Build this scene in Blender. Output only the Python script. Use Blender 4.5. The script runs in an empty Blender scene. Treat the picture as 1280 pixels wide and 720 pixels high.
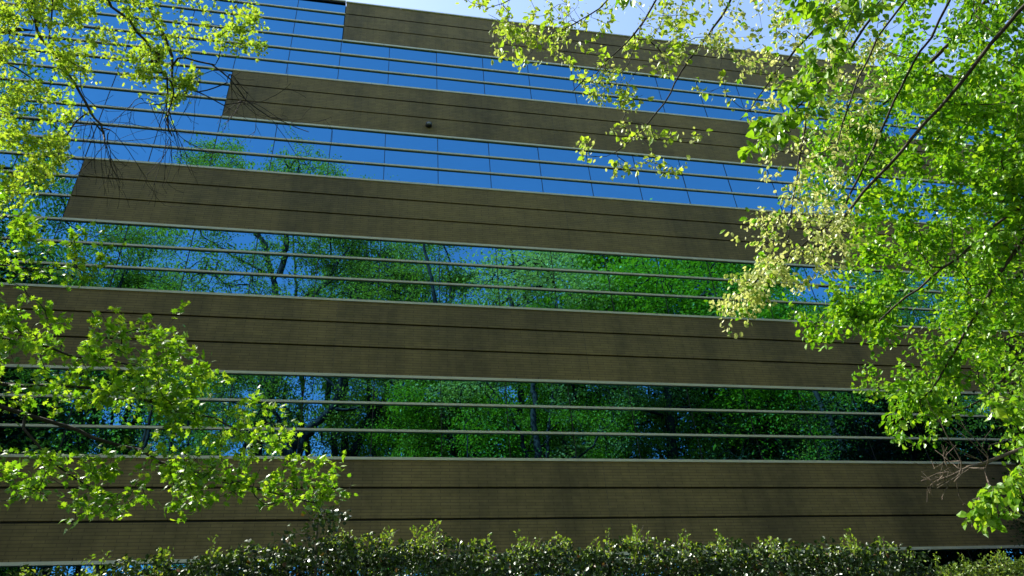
import bpy, math, random
import numpy as np
R = math.radians
rng = np.random.default_rng(7)
random.seed(7)
scene = bpy.context.scene
COL = scene.collection

# ------------------------------------------------------------------ camera
D = 15.0                                   # camera to facade, metres; facade plane is y = 0
CAM = np.array([0.0, -D, 1.6])
PITCH, ROLL, YAW, FPX = R(35.31923), R(-4.76037), R(13.25854), 914.1326
def cam_basis():
    F = np.array([math.sin(YAW)*math.cos(PITCH), math.cos(YAW)*math.cos(PITCH), math.sin(PITCH)])
    Rt = np.array([math.cos(YAW), -math.sin(YAW), 0.0]); U = np.cross(Rt, F)
    return Rt*math.cos(ROLL)+U*math.sin(ROLL), -Rt*math.sin(ROLL)+U*math.cos(ROLL), F
CR, CU, CF = cam_basis()
def ray(x, y):
    d = CF*FPX + CR*(x-640) + CU*(360-y)
    return d/np.linalg.norm(d)
def P(x, y, dist):                         # a place at a real distance from where the photographer stood
    return CAM + ray(x, y)*dist
def mirrored(x, y, t):                     # where something seen in the glass really stands: t = metres along y to it, via the facade
    d = ray(x, y); d = d/d[1]
    return np.array([CAM[0]+d[0]*t, -(t-D), CAM[2]+d[2]*t])

cd = bpy.data.cameras.new('camera'); cam = bpy.data.objects.new('camera', cd); COL.objects.link(cam)
from mathutils import Matrix, Vector
M = Matrix(((CR[0], CU[0], -CF[0], CAM[0]), (CR[1], CU[1], -CF[1], CAM[1]), (CR[2], CU[2], -CF[2], CAM[2]), (0, 0, 0, 1)))
cam.matrix_world = M
cd.sensor_width = 36; cd.lens = 36*FPX/1280; cd.clip_end = 3000; cd.clip_start = 0.05
scene.camera = cam

# ------------------------------------------------------------------ light
SUN = np.array([-0.50, 0.30, 0.81]); SUN /= np.linalg.norm(SUN)
EL = math.asin(SUN[2]); AZ = math.atan2(SUN[0], SUN[1])
w = bpy.data.worlds.new("World"); scene.world = w; w.use_nodes = True
nt = w.node_tree; bg = nt.nodes['Background']
sky = nt.nodes.new('ShaderNodeTexSky'); sky.sky_type = 'NISHITA'; sky.sun_disc = False
sky.sun_elevation = EL; sky.sun_rotation = AZ; sky.air_density = 1.0; sky.dust_density = .8; sky.ozone_density = 1.5
nt.links.new(sky.outputs[0], bg.inputs[0]); bg.inputs[1].default_value = 0.15
sl = bpy.data.lights.new('sun', 'SUN'); sl.energy = 4.1; sl.angle = R(0.53); sl.color = (1.0, 0.95, 0.86)
so = bpy.data.objects.new('sun', sl); COL.objects.link(so)
so.rotation_euler = Vector(SUN).to_track_quat('Z', 'Y').to_euler(); so.location = (-40, 10, 60)
scene.view_settings.view_transform = 'Standard'; scene.view_settings.look = 'None'
scene.view_settings.exposure = 1.35; scene.view_settings.gamma = 1
scene.render.engine = 'CYCLES'
scene.cycles.max_bounces = 7; scene.cycles.diffuse_bounces = 3; scene.cycles.glossy_bounces = 3
scene.cycles.transmission_bounces = 3; scene.cycles.caustics_reflective = False; scene.cycles.caustics_refractive = False
scene.cycles.use_denoising = True

# ------------------------------------------------------------------ helpers
def tag(o, label=None, cat=None, group=None, kind=None):
    if label: o['label'] = label
    if cat: o['category'] = cat
    if group: o['group'] = group
    if kind: o['kind'] = kind
    return o
def empty(name, loc=(0, 0, 0)):
    o = bpy.data.objects.new(name, None); COL.objects.link(o); o.location = loc; o.empty_display_size = .3
    return o
def mesh_obj(name, V, faces_loops, sizes, mats, parent=None, rnd=None, midx=None, smooth=False):
    """V (n,3); faces_loops flat vertex indices; sizes per face"""
    V = np.asarray(V, dtype=np.float32); L = np.asarray(faces_loops, dtype=np.int32); S = np.asarray(sizes, dtype=np.int32)
    me = bpy.data.meshes.new(name)
    me.vertices.add(len(V)); me.vertices.foreach_set('co', V.ravel())
    me.loops.add(len(L)); me.loops.foreach_set('vertex_index', L)
    me.polygons.add(len(S)); st = np.zeros(len(S), dtype=np.int32); st[1:] = np.cumsum(S)[:-1]
    me.polygons.foreach_set('loop_start', st)
    if midx is not None: me.polygons.foreach_set('material_index', np.asarray(midx, dtype=np.int32))
    me.update(calc_edges=True)
    me.polygons.foreach_set('use_smooth', np.full(len(S), bool(smooth)))
    if rnd is not None:
        a = me.attributes.new('rnd', 'FLOAT', 'FACE'); a.data.foreach_set('value', np.asarray(rnd, dtype=np.float32))
    for m in (mats if isinstance(mats, (list, tuple)) else [mats]): me.materials.append(m)
    o = bpy.data.objects.new(name, me); COL.objects.link(o)
    if parent is not None: 
        o.parent = parent
    return o
class MB:                                   # collects boxes and tubes into one mesh
    def __init__(s): s.V = []; s.L = []; s.S = []; s.M = []; s.n = 0
    def add(s, V, faces, m=0):
        V = list(V); s.V += V
        for f in faces: s.L += [i+s.n for i in f]; s.S.append(len(f)); s.M.append(m)
        s.n += len(V)
    def box(s, x0, x1, y0, y1, z0, z1, m=0):
        s.add([(x0, y0, z0), (x1, y0, z0), (x1, y1, z0), (x0, y1, z0), (x0, y0, z1), (x1, y0, z1), (x1, y1, z1), (x0, y1, z1)],
              [(0, 1, 5, 4), (1, 2, 6, 5), (2, 3, 7, 6), (3, 0, 4, 7), (4, 5, 6, 7), (3, 2, 1, 0)], m)
    def build(s, name, mats, parent=None, smooth=False):
        return mesh_obj(name, s.V, s.L, s.S, mats, parent, midx=s.M, smooth=smooth)

# ------------------------------------------------------------------ materials
def mat(name):
    m = bpy.data.materials.new(name); m.use_nodes = True; n = m.node_tree; n.nodes.clear()
    out = n.nodes.new('ShaderNodeOutputMaterial'); return m, n, out
def N(n, t, **k):
    a = n.nodes.new(t)
    for q, v in k.items():
        if q in a.inputs: a.inputs[q].default_value = v
        else: setattr(a, q, v)
    return a
def ramp(n, stops):
    r = n.nodes.new('ShaderNodeValToRGB'); e = r.color_ramp.elements
    while len(e) < len(stops): e.new(.5)
    for q, (p, c) in zip(e, stops): q.position = p; q.color = (*c, 1)
    return r
def leaf_mat(name, stops, gloss=.12, rough=.35, trans=.5, tcol=(1.25, 1.15, .5)):
    m, n, out = mat(name)
    at = N(n, 'ShaderNodeAttribute', attribute_name='rnd'); r = ramp(n, stops)
    n.links.new(at.outputs['Fac'], r.inputs[0])
    d = N(n, 'ShaderNodeBsdfDiffuse'); t = N(n, 'ShaderNodeBsdfTranslucent'); g = N(n, 'ShaderNodeBsdfGlossy', Roughness=rough)
    g.inputs['Color'].default_value = (.9, .95, .9, 1)
    mul = N(n, 'ShaderNodeMix', data_type='RGBA', blend_type='MULTIPLY'); mul.inputs[0].default_value = 1
    n.links.new(r.outputs[0], mul.inputs[6]); mul.inputs[7].default_value = (*tcol, 1)
    n.links.new(r.outputs[0], d.inputs[0]); n.links.new(mul.outputs[2], t.inputs[0])
    a = N(n, 'ShaderNodeMixShader'); a.inputs[0].default_value = trans
    n.links.new(d.outputs[0], a.inputs[1]); n.links.new(t.outputs[0], a.inputs[2])
    fr = N(n, 'ShaderNodeLayerWeight', Blend=.25)
    fm = N(n, 'ShaderNodeMath', operation='MULTIPLY_ADD'); fm.inputs[1].default_value = gloss*1.6; fm.inputs[2].default_value = gloss*.35
    n.links.new(fr.outputs['Fresnel'], fm.inputs[0])
    b = N(n, 'ShaderNodeMixShader'); n.links.new(fm.outputs[0], b.inputs[0])
    n.links.new(a.outputs[0], b.inputs[1]); n.links.new(g.outputs[0], b.inputs[2]); n.links.new(b.outputs[0], out.inputs[0])
    return m
def bark_mat(name, c0, c1, scale=18):
    m, n, out = mat(name); p = N(n, 'ShaderNodeBsdfPrincipled', Roughness=.85)
    tc = N(n, 'ShaderNodeTexCoord'); mp = N(n, 'ShaderNodeMapping'); mp.inputs['Scale'].default_value = (1, 1, .35)
    ns = N(n, 'ShaderNodeTexNoise', Scale=scale, Detail=5.0); r = ramp(n, [(.3, c0), (.7, c1)])
    n.links.new(tc.outputs['Object'], mp.inputs[0]); n.links.new(mp.outputs[0], ns.inputs[0]); n.links.new(ns.outputs[0], r.inputs[0])
    n.links.new(r.outputs[0], p.inputs['Base Color'])
    bp = N(n, 'ShaderNodeBump', Strength=.5, Distance=.02); n.links.new(ns.outputs[0], bp.inputs['Height']); n.links.new(bp.outputs[0], p.inputs['Normal'])
    n.links.new(p.outputs[0], out.inputs[0]); return m

def brick_mat():
    m, n, out = mat('taupe_brick'); p = N(n, 'ShaderNodeBsdfPrincipled', Roughness=.8)
    tc = N(n, 'ShaderNodeTexCoord'); sx = N(n, 'ShaderNodeSeparateXYZ'); cx = N(n, 'ShaderNodeCombineXYZ')
    n.links.new(tc.outputs['Object'], sx.inputs[0]); n.links.new(sx.outputs[0], cx.inputs[0]); n.links.new(sx.outputs[2], cx.inputs[1])
    b = N(n, 'ShaderNodeTexBrick', Scale=1.0)
    b.inputs['Color1'].default_value = (.325, .240, .100, 1); b.inputs['Color2'].default_value = (.275, .203, .086, 1)
    b.inputs['Mortar'].default_value = (.16, .115, .06, 1); b.inputs['Mortar Size'].default_value = .006
    b.inputs['Mortar Smooth'].default_value = .3
    b.inputs['Brick Width'].default_value = .406; b.inputs['Row Height'].default_value = .0675; b.inputs['Bias'].default_value = 0
    n.links.new(cx.outputs[0], b.inputs['Vector'])
    # weathering: broad streaks running down below the coping joints, and soft blotches
    mp = N(n, 'ShaderNodeMapping'); mp.inputs['Scale'].default_value = (.55, 1, .16); n.links.new(tc.outputs['Object'], mp.inputs[0])
    n1 = N(n, 'ShaderNodeTexNoise', Scale=1.1, Detail=5.0, Roughness=.6); n.links.new(mp.outputs[0], n1.inputs[0])
    r1 = ramp(n, [(.34, (.56, .57, .60)), (.55, (1.0, .98, .95)), (.7, (1.12, 1.08, 1.0))]); n.links.new(n1.outputs[0], r1.inputs[0])
    n2 = N(n, 'ShaderNodeTexNoise', Scale=5.0, Detail=4.0); n.links.new(tc.outputs['Object'], n2.inputs[0])
    r2 = ramp(n, [(.3, (.86, .86, .86)), (.7, (1.12, 1.12, 1.12))]); n.links.new(n2.outputs[0], r2.inputs[0])
    m1 = N(n, 'ShaderNodeMix', data_type='RGBA', blend_type='MULTIPLY'); m1.inputs[0].default_value = 1
    m2 = N(n, 'ShaderNodeMix', data_type='RGBA', blend_type='MULTIPLY'); m2.inputs[0].default_value = 1
    n.links.new(b.outputs[0], m1.inputs[6]); n.links.new(r1.outputs[0], m1.inputs[7]); n.links.new(m1.outputs[2], m2.inputs[6]); n.links.new(r2.outputs[0], m2.inputs[7])
    # factory panels four bays long: each a slightly different batch, with a fine vertical joint
    q = N(n, 'ShaderNodeMath', operation='MULTIPLY_ADD'); q.inputs[1].default_value = 1/(4*1.519); q.inputs[2].default_value = .13; n.links.new(sx.outputs[0], q.inputs[0])
    fl = N(n, 'ShaderNodeMath', operation='FLOOR'); n.links.new(q.outputs[0], fl.inputs[0])
    zq = N(n, 'ShaderNodeMath', operation='MULTIPLY'); zq.inputs[1].default_value = 1/1.35; n.links.new(sx.outputs[2], zq.inputs[0])
    zf = N(n, 'ShaderNodeMath', operation='FLOOR'); n.links.new(zq.outputs[0], zf.inputs[0])
    cz = N(n, 'ShaderNodeCombineXYZ'); n.links.new(fl.outputs[0], cz.inputs[0]); n.links.new(zf.outputs[0], cz.inputs[1])
    wn = N(n, 'ShaderNodeTexWhiteNoise'); n.links.new(cz.outputs[0], wn.inputs[0])
    r3 = ramp(n, [(0, (.93, .93, .94)), (1, (1.07, 1.06, 1.03))]); n.links.new(wn.outputs[0], r3.inputs[0])
    m3 = N(n, 'ShaderNodeMix', data_type='RGBA', blend_type='MULTIPLY'); m3.inputs[0].default_value = 1; n.links.new(m2.outputs[2], m3.inputs[6]); n.links.new(r3.outputs[0], m3.inputs[7])
    fr_ = N(n, 'ShaderNodeMath', operation='FRACT'); n.links.new(q.outputs[0], fr_.inputs[0])
    lt = N(n, 'ShaderNodeMath', operation='LESS_THAN'); lt.inputs[1].default_value = .0016; n.links.new(fr_.outputs[0], lt.inputs[0])
    m4 = N(n, 'ShaderNodeMix', data_type='RGBA'); n.links.new(lt.outputs[0], m4.inputs[0]); n.links.new(m3.outputs[2], m4.inputs[6]); m4.inputs[7].default_value = (.19, .15, .085, 1)
    n.links.new(m4.outputs[2], p.inputs['Base Color'])
    bp = N(n, 'ShaderNodeBump', Strength=.6, Distance=.006, invert=True); n.links.new(b.outputs['Fac'], bp.inputs['Height']); n.links.new(bp.outputs[0], p.inputs['Normal'])
    n.links.new(p.outputs[0], out.inputs[0]); return m
def glass_mat():
    m, n, out = mat('blue_mirror_glass'); g = N(n, 'ShaderNodeBsdfGlossy', Roughness=.0)
    g.inputs['Color'].default_value = (.088, .315, .52, 1)
    tc = N(n, 'ShaderNodeTexCoord'); mp = N(n, 'ShaderNodeMapping'); mp.inputs['Scale'].default_value = (.7, 1, 1.3); n.links.new(tc.outputs['Object'], mp.inputs[0])
    ns = N(n, 'ShaderNodeTexNoise', Scale=1.0, Detail=1.0); n.links.new(mp.outputs[0], ns.inputs[0])
    bp = N(n, 'ShaderNodeBump', Strength=.12, Distance=.02); n.links.new(ns.outputs[0], bp.inputs['Height']); n.links.new(bp.outputs[0], g.inputs['Normal'])
    d = N(n, 'ShaderNodeBsdfDiffuse'); d.inputs[0].default_value = (.012, .02, .03, 1)
    # a thin film of dust, uneven
    n2 = N(n, 'ShaderNodeTexNoise', Scale=2.2, Detail=6.0, Roughness=.7); n.links.new(tc.outputs['Object'], n2.inputs[0])
    r = ramp(n, [(.35, (.01, .01, .01)), (.75, (.05, .05, .05))]); n.links.new(n2.outputs[0], r.inputs[0])
    mx = N(n, 'ShaderNodeMixShader'); n.links.new(r.outputs[0], mx.inputs[0]); n.links.new(g.outputs[0], mx.inputs[1]); n.links.new(d.outputs[0], mx.inputs[2])
    n.links.new(mx.outputs[0], out.inputs[0]); return m
def plain(name, c, rough=.5, metal=0., var=.12, scale=3):
    m, n, out = mat(name); p = N(n, 'ShaderNodeBsdfPrincipled', Roughness=rough, Metallic=metal)
    tc = N(n, 'ShaderNodeTexCoord'); ns = N(n, 'ShaderNodeTexNoise', Scale=scale, Detail=6.0); n.links.new(tc.outputs['Object'], ns.inputs[0])
    r = ramp(n, [(.3, tuple(v*(1-var) for v in c)), (.7, tuple(v*(1+var) for v in c))]); n.links.new(ns.outputs[0], r.inputs[0])
    n.links.new(r.outputs[0], p.inputs['Base Color']); n.links.new(p.outputs[0], out.inputs[0]); return m
M_BRICK = brick_mat(); M_GLASS = glass_mat()
M_TRIM = plain('weathered_aluminium', (.88, .84, .68), .4, .0, .10, 2.0)
M_RECESS = plain('dark_recess', (.012, .011, .009), .7)  # near-black colour deepens the shade in the reveals; weep slots use it too
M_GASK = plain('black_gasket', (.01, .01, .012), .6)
M_BLACK = plain('black_enamel', (.012, .012, .013), .3)
M_LENS = plain('grey_lens', (.25, .25, .24), .15)
M_ROOF = plain('roof_membrane', (.3, .3, .29), .8)
M_CONC = plain('concrete', (.3, .28, .25), .8)

# ------------------------------------------------------------------ ground
def ground_z(x, y):
    x = np.asarray(x, float); y = np.asarray(y, float)
    s = lambda a, b, v: np.clip((v-a)/(b-a), 0, 1)**2*(3-2*np.clip((v-a)/(b-a), 0, 1))
    z = .55*s(-13, -10.5, y) + 2.6*s(-17, -42, y)
    far = np.hypot(x, y+10)
    return z + .10*np.sin(x*.31+1)*np.sin(y*.27)*(far > 0)*s(-14, -22, y) + 0*far
gx = np.unique(np.concatenate([np.linspace(-60, 60, 61), np.linspace(-900, 900, 31)])); gy = np.unique(np.concatenate([np.linspace(-60, 20, 61), np.linspace(-900, 900, 31)]))
GX, GY = np.meshgrid(gx, gy); V = np.stack([GX.ravel(), GY.ravel(), ground_z(GX, GY).ravel()], 1)
nx, ny = len(gx), len(gy); I = np.arange(nx-1)[None, :]+nx*np.arange(ny-1)[:, None]; I = I.ravel()
F = np.stack([I, I+1, I+1+nx, I+nx], 1)
m, n, out = mat('woodland_ground'); p = N(n, 'ShaderNodeBsdfPrincipled', Roughness=.95); tc = N(n, 'ShaderNodeTexCoord')
ns = N(n, 'ShaderNodeTexNoise', Scale=.35, Detail=8.0, Roughness=.65); n.links.new(tc.outputs['Object'], ns.inputs[0])
r = ramp(n, [(.35, (.035, .055, .018)), (.55, (.05, .07, .02)), (.68, (.09, .065, .04))]); n.links.new(ns.outputs[0], r.inputs[0]); n.links.new(r.outputs[0], p.inputs['Base Color']); n.links.new(p.outputs[0], out.inputs[0])
g = mesh_obj('ground', V, F.ravel(), [4]*len(F), m, smooth=True); tag(g, 'grassy wooded ground around the office block', 'ground', kind='structure')

# ------------------------------------------------------------------ building
WM = 1.519; X0 = .1109*D                     # mullion spacing and mullion number 0
PF = 4.0486                                  # storey height
ZC0 = CAM[2] + .41646*D                      # coping of the lowest band in view
OFF = [0, -.640, -1.306, -2.0616, -2.739, -3.401]
K0, K1 = -24, 44                             # facade runs between these mullions
XL, XR = X0+K0*WM, X0+K1*WM
def edge_x(f): return X0 + (-2-2*(4-f))*WM + .03   # where each band of brick starts, stepping back with height
bld = empty('office_building', (X0, 8, .5))
tag(bld, 'office block of dark brick bands and blue mirror glass ribbons, stepping at the left', 'office building')
def bpart(mb, name, mats, parent=bld, smooth=False):
    o = mb.build(name, mats, None, smooth)
    o.parent = parent; o.matrix_parent_inverse = parent.matrix_world.inverted() if parent is not bld else Matrix.Translation((-X0, -8, -.5))
    return o
TH = .052                                   # height of the metal bars
GY0 = .030                                  # glass plane
def bar(mb, x0, x1, z, front=-.006, h=TH, seg=4, ph=0):
    # metal bar made of real lengths with fine butt joints
    x = x0; stepx = seg*WM
    first = x0 + ((ph*1.3) % 1)*stepx
    cuts = [x0]; c = first
    while c < x1-.5:
        if c > x0+.5: cuts.append(c)
        c += stepx
    cuts.append(x1)
    for a, b in zip(cuts[:-1], cuts[1:]):
        mb.box(a+.003, b-.003, front, GY0+.02, z-h/2, z+h/2)
def panes(name, x0k, x1k, rows, parent=bld, xstart=None, xend=None):
    """a strip of mirror panes; every pane is set a hair differently, as real ones are"""
    mb = MB()
    for k in range(x0k, x1k):
        xa, xb = X0+k*WM, X0+(k+1)*WM
        if xend is not None: xb = min(xb, xend)
        for (zb, zt) in rows:
            e = rng.normal(0, .0018, 2); e2 = rng.normal(0, .0012)
            w2, h2 = e[0], e2
            mb.add([(xa, GY0-w2-h2, zb), (xb, GY0+w2-h2, zb), (xb, GY0+w2+h2, zt), (xa, GY0-w2+h2, zt)], [(0, 1, 2, 3)])
    zlo = min(r[0] for r in rows); zhi = max(r[1] for r in rows)
    for k in range(x0k+1, x1k): 
        xa = X0+k*WM
        for (zb, zt) in rows: mb.box(xa-.009, xa+.009, GY0-.007, GY0+.02, zb+.003, zt-.003, 1)
    return bpart(mb, name, [M_GLASS, M_GASK], parent)
def sub(mb, name, mats, o):
    j = mb.build(name, mats); j.parent = o
    j.matrix_parent_inverse = (Matrix.Translation((X0, 8, .5)) @ o.matrix_parent_inverse).inverted()
    return j
for f in range(-1, 5):
    zc = ZC0+f*PF; ex = edge_x(f)
    # brick band: three courses of panel; dark backing paints shade into the reveals
    mb = MB(); zs = [zc+OFF[i] for i in range(4)]
    mb.box(ex, XR, .045, .40, zs[3]+.01, zs[0]-.01, 1)
    g_ = .024
    mb.box(ex, XR, 0, .05, zs[1]+g_, zs[0]-TH/2-.002)
    mb.box(ex, XR, 0, .05, zs[2]+g_, zs[1]-g_)
    mb.box(ex, XR, 0, .05, zs[3]+TH/2+.010, zs[2]-g_)
    nw = int((XR-ex)/.506)
    for i in range(nw):                       # weep slots above the bottom trim
        xw = ex+.25+i*.506+rng.normal(0, .02)
        if rng.random() < .8: mb.box(xw-.006, xw+.006, -.002, .01, zs[3]+TH/2+.012, zs[3]+TH/2+.012+rng.uniform(.025, .05), 1)
    o = bpart(mb, 'brick_band', [M_BRICK, M_RECESS])
    cp = MB(); 
    if f == 4:
        bar(cp, ex-.02, XR, zs[0]+.012, -.03, .05, 6, f)
    else: bar(cp, ex-.01, XR, zs[0], -.016, TH+.008, 6, f*.37)
    sub(cp, 'coping', M_TRIM, o)
    tr = MB(); bar(tr, ex-.01, XR, zs[3], -.014, TH+.012, 5, f*.61)
    sub(tr, 'bottom_trim', M_TRIM, o)
    # ribbon of glass below the band: full width, three rows
    za, zb_ = zc+OFF[3]-TH/2, zc-PF+TH/2
    r1, r2 = zc+OFF[4], zc+OFF[5]
    rows = [(zb_-.01, r2), (r2, r1), (r1, za+.01)]
    wdw = panes('ribbon_window', K0, K1, rows)
    for k_, zz in enumerate((r1, r2)):
        rb = MB(); bar(rb, XL, XR, zz, -.010, TH, 3, k_*.5+f*.23); sub(rb, 'glazing_bar', M_TRIM, wdw)
    # glass stepping in at the left where the brick stops
    kx = int(round((ex-X0)/WM))
    rows = [(zs[3], zs[2]), (zs[2], zs[1]), (zs[1], zs[0])]
    wdw = panes('corner_window', K0, kx, rows, xend=ex)
    for k_, zz in enumerate((zs[1], zs[2])):
        rb = MB(); bar(rb, XL, ex-.004, zz, -.010, TH, 3, k_*.5+f*.31); sub(rb, 'glazing_bar', M_TRIM, wdw)
    rb = MB(); bar(rb, XL, ex-.016, zs[3], -.010, TH, 3, f*.2)
    if f < 4: bar(rb, XL, ex-.016, zs[0], -.010, TH, 3, f*.7)
    else: 
        rb.box(XL, ex-.03, -.05, .3, zs[0]-.012, zs[0]+.04)
    sub(rb, 'head_rail', M_TRIM, wdw)
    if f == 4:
        sb = MB(); sb.box(XL, ex-.03, -.02, GY0-.01, zs[0]-.075, zs[0]-.014); sub(sb, 'coping_shade_strip', M_GASK, wdw)  # solid dark strip standing in for shade under the roof coping
zt = ZC0+4*PF
bd = MB(); bd.box(XL+.02, XR-.02, .41, 24, .2, zt-.35); bpart(bd, 'body', M_CONC)
rf = MB(); rf.box(XL+.02, XR-.02, .12, 24, zt-.348, zt-.05); bpart(rf, 'roof', M_ROOF)
pl = MB(); pl.box(XL, XR, -.03, .4, .2, ZC0-2*PF+.03); bpart(pl, 'plinth', M_CONC)

# wall fixture: small black dome light on the fourth band
fx = np.array([.0934*D, 0, CAM[2]+1.117*D])
fixture = empty('wall_light', tuple(fx)); tag(fixture, 'small round black wall light low on the second brick band from the top', 'wall light')
def lathe(profile, seg=24):
    mb = MB(); V = []; F = []
    for (r_, y_) in profile:
        for i in range(seg):
            a = 2*math.pi*i/seg; V.append((r_*math.cos(a), y_, r_*math.sin(a)))
    for j in range(len(profile)-1):
        for i in range(seg):
            a = j*seg+i; b = j*seg+(i+1) % seg; F.append((a, b, b+seg, a+seg))
    F.append(tuple(range(len(V)-seg, len(V))))
    mb.add(V, F); return mb
lathe([(.10, -.002), (.10, -.04), (.092, -.075), (.078, -.10), (.06, -.102)]).build('housing', M_BLACK, fixture, True)
lathe([(.056, -.1025), (.05, -.112), (.03, -.12), (.01, -.122)]).build('lens', M_LENS, fixture, True)

# ------------------------------------------------------------------ growing things
def unit(v): return v/np.maximum(np.linalg.norm(v, axis=-1, keepdims=True), 1e-9)
class Skel:
    def __init__(s): s.p = np.zeros((0, 3)); s.par = []; s.rmin = []; s.tips = []
    def chain(s, pts, r0, r1, start=-1, seg=.25, wob=.02):
        """a hand-set limb through pts, resampled and roughened"""
        pts = np.asarray(pts, float); d = np.linalg.norm(np.diff(pts, axis=0), axis=1); T = np.concatenate([[0], np.cumsum(d)])
        nn = max(2, int(T[-1]/seg)+1); t = np.linspace(0, T[-1], nn)
        q = np.stack([np.interp(t, T, pts[:, i]) for i in range(3)], 1)
        if nn > 4:                                                    # soften the corners
            for _ in range(2): q[1:-1] = .25*q[:-2]+.5*q[1:-1]+.25*q[2:]
        q[1:-1] += rng.normal(0, wob, (nn-2, 3)); rr = np.interp(t, [0, T[-1]], [r0, r1])
        par = start
        b0 = len(s.par)
        s.p = np.vstack([s.p, q]); 
        for i in range(nn): s.par.append(par); par = b0+i; s.rmin.append(rr[i])
        return b0+nn-1
    def grow(s, targets, seg=.08, wob=.01, sag=.0, follow=.35, maxd=1e9, tipflag=True):
        tg = np.asarray(targets, float)
        if not len(tg): return
        # nearest first
        base = s.p
        dm = np.array([np.min(np.sum((base-t)**2, 1)) for t in tg]); order = np.argsort(dm)
        cap = len(s.p)+len(tg)*60; buf = np.zeros((cap, 3)); n_ = len(s.p); buf[:n_] = s.p
        for ti in order:
            t = tg[ti]; d2 = np.sum((buf[:n_]-t)**2, 1); j = int(np.argmin(d2)); L = math.sqrt(d2[j])
            if L > maxd or L < 1e-4: continue
            k = min(55, max(1, int(math.ceil(L/seg)))); a = buf[j]; pj = s.par[j]
            pd = (a-buf[pj]) if pj >= 0 else np.zeros(3); pn = np.linalg.norm(pd); pd = pd/pn if pn > 1e-6 else (t-a)/L
            c1 = a + pd*L*follow
            par = j; prev = a
            if n_+k > cap: buf = np.vstack([buf, np.zeros((cap, 3))]); cap *= 2
            for i in range(1, k+1):
                u = i/k; q = (1-u)**2*a+2*u*(1-u)*c1+u*u*t
                if i < k: q = q + rng.normal(0, wob, 3)
                q[2] -= sag*L*math.sin(math.pi*u)*.5
                buf[n_] = q; s.par.append(par); s.rmin.append(0); par = n_; n_ += 1
            if tipflag: s.tips.append(n_-1)
        s.p = buf[:n_].copy()
    def radii(s, rt, ex=2.4, rmax=1e9):
        n_ = len(s.par); c = np.zeros(n_); hasch = np.zeros(n_, bool)
        for i in range(n_-1, -1, -1):
            if not hasch[i]: c[i] += 1
            if s.par[i] >= 0: c[s.par[i]] += c[i]; hasch[s.par[i]] = True
        r = np.minimum(rt*np.power(c, 1/ex), rmax)
        return np.maximum(r, np.array(s.rmin)), c
    def tubes(s, rt, sides=5, ex=2.4, rmax=1e9, lo=0, hi=1e9):
        """mesh arrays of the wood whose radius lies between lo and hi"""
        r, c = s.radii(rt, ex, rmax); par = np.array(s.par); idx = np.where(par >= 0)[0]
        d = np.zeros_like(s.p); d[idx] = unit(s.p[idx]-s.p[par[idx]])
        root = np.where(par < 0)[0]
        for q in root:
            ch = np.where(par == q)[0]
            if len(ch): d[q] = d[ch[0]]
        # main child keeps the parent's frame
        best = {}
        for i in idx: 
            k = par[i]
            if k not in best or c[i] > c[best[k]]: best[k] = i
        main = np.zeros(len(par), bool)
        for k, i in best.items(): main[i] = True
        sel = idx[(r[idx] >= lo) & (r[idx] < hi)]
        ref = np.array([.31, .87, .38])
        def frame(dd):
            a = unit(np.cross(dd, ref)); return a, np.cross(dd, a)
        pp = par[sel]; d0 = np.where(main[sel][:, None], d[pp], d[sel]); r0 = np.where(main[sel], r[pp], np.minimum(r[pp]*.9, r[sel]*1.25))
        a0, b0 = frame(d0); a1, b1 = frame(d[sel]); an = np.arange(sides)*2*np.pi/sides; ca, sa = np.cos(an), np.sin(an)
        R0 = s.p[pp][:, None]+r0[:, None, None]*(a0[:, None]*ca[None, :, None]+b0[:, None]*sa[None, :, None])
        R1 = s.p[sel][:, None]+r[sel][:, None, None]*(a1[:, None]*ca[None, :, None]+b1[:, None]*sa[None, :, None])
        V = np.concatenate([R0, R1], 1).reshape(-1, 3); m_ = len(sel); o = np.arange(m_)[:, None]*(2*sides); k = np.arange(sides)[None]
        k2 = (k+1) % sides; Fq = np.stack([o+k, o+k2, o+k2+sides, o+k+sides], 2).reshape(-1, 4)
        return V, Fq
def T_ovate(wd=.30, fold=.10, droop=.12):
    V = np.array([(0, 0, 0), (.28, wd*.82, fold), (.62, wd, fold*.8), (1, 0, -droop), (.62, -wd, fold*.8), (.28, -wd*.82, fold), (.3, 0, .0), (.65, 0, -.02)], float)
    return V, [(0, 6, 1), (6, 7, 2, 1), (7, 3, 2), (0, 5, 6), (6, 5, 4, 7), (7, 4, 3)]
def T_diamond(wd=.34, fold=.12):
    return np.array([(0, 0, 0), (.5, wd, fold), (1, 0, -.08), (.5, -wd, fold)], float), [(0, 2, 1), (0, 3, 2)]
def T_maple():
    lob = [(.0, 0), (-.10, .26), (.16, .20), (.22, .52), (.42, .24), (.62, .42), (.66, .16), (1.0, 0)]
    V = [(.22, 0, .05)]; 
    for (u, v) in lob: V.append((u, v, -.10*abs(v)*2-.08*max(0, u-.5)))
    for (u, v) in lob[-2:0:-1]: V.append((u, -v, -.10*abs(v)*2-.08*max(0, u-.5)))
    V = np.array(V); n_ = len(V)-1
    return V, [(0, 1+i, 1+(i+1) % n_) for i in range(n_)]
def T_disc():
    V = [(.45, 0, .04)]+[(.5-.5*math.cos(a), .36*math.sin(a), -.05*abs(math.sin(a))) for a in np.linspace(0, 2*np.pi, 7)[:-1]]
    return np.array(V), [(0, 1+i, 1+(i+1) % 6) for i in range(6)]
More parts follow.
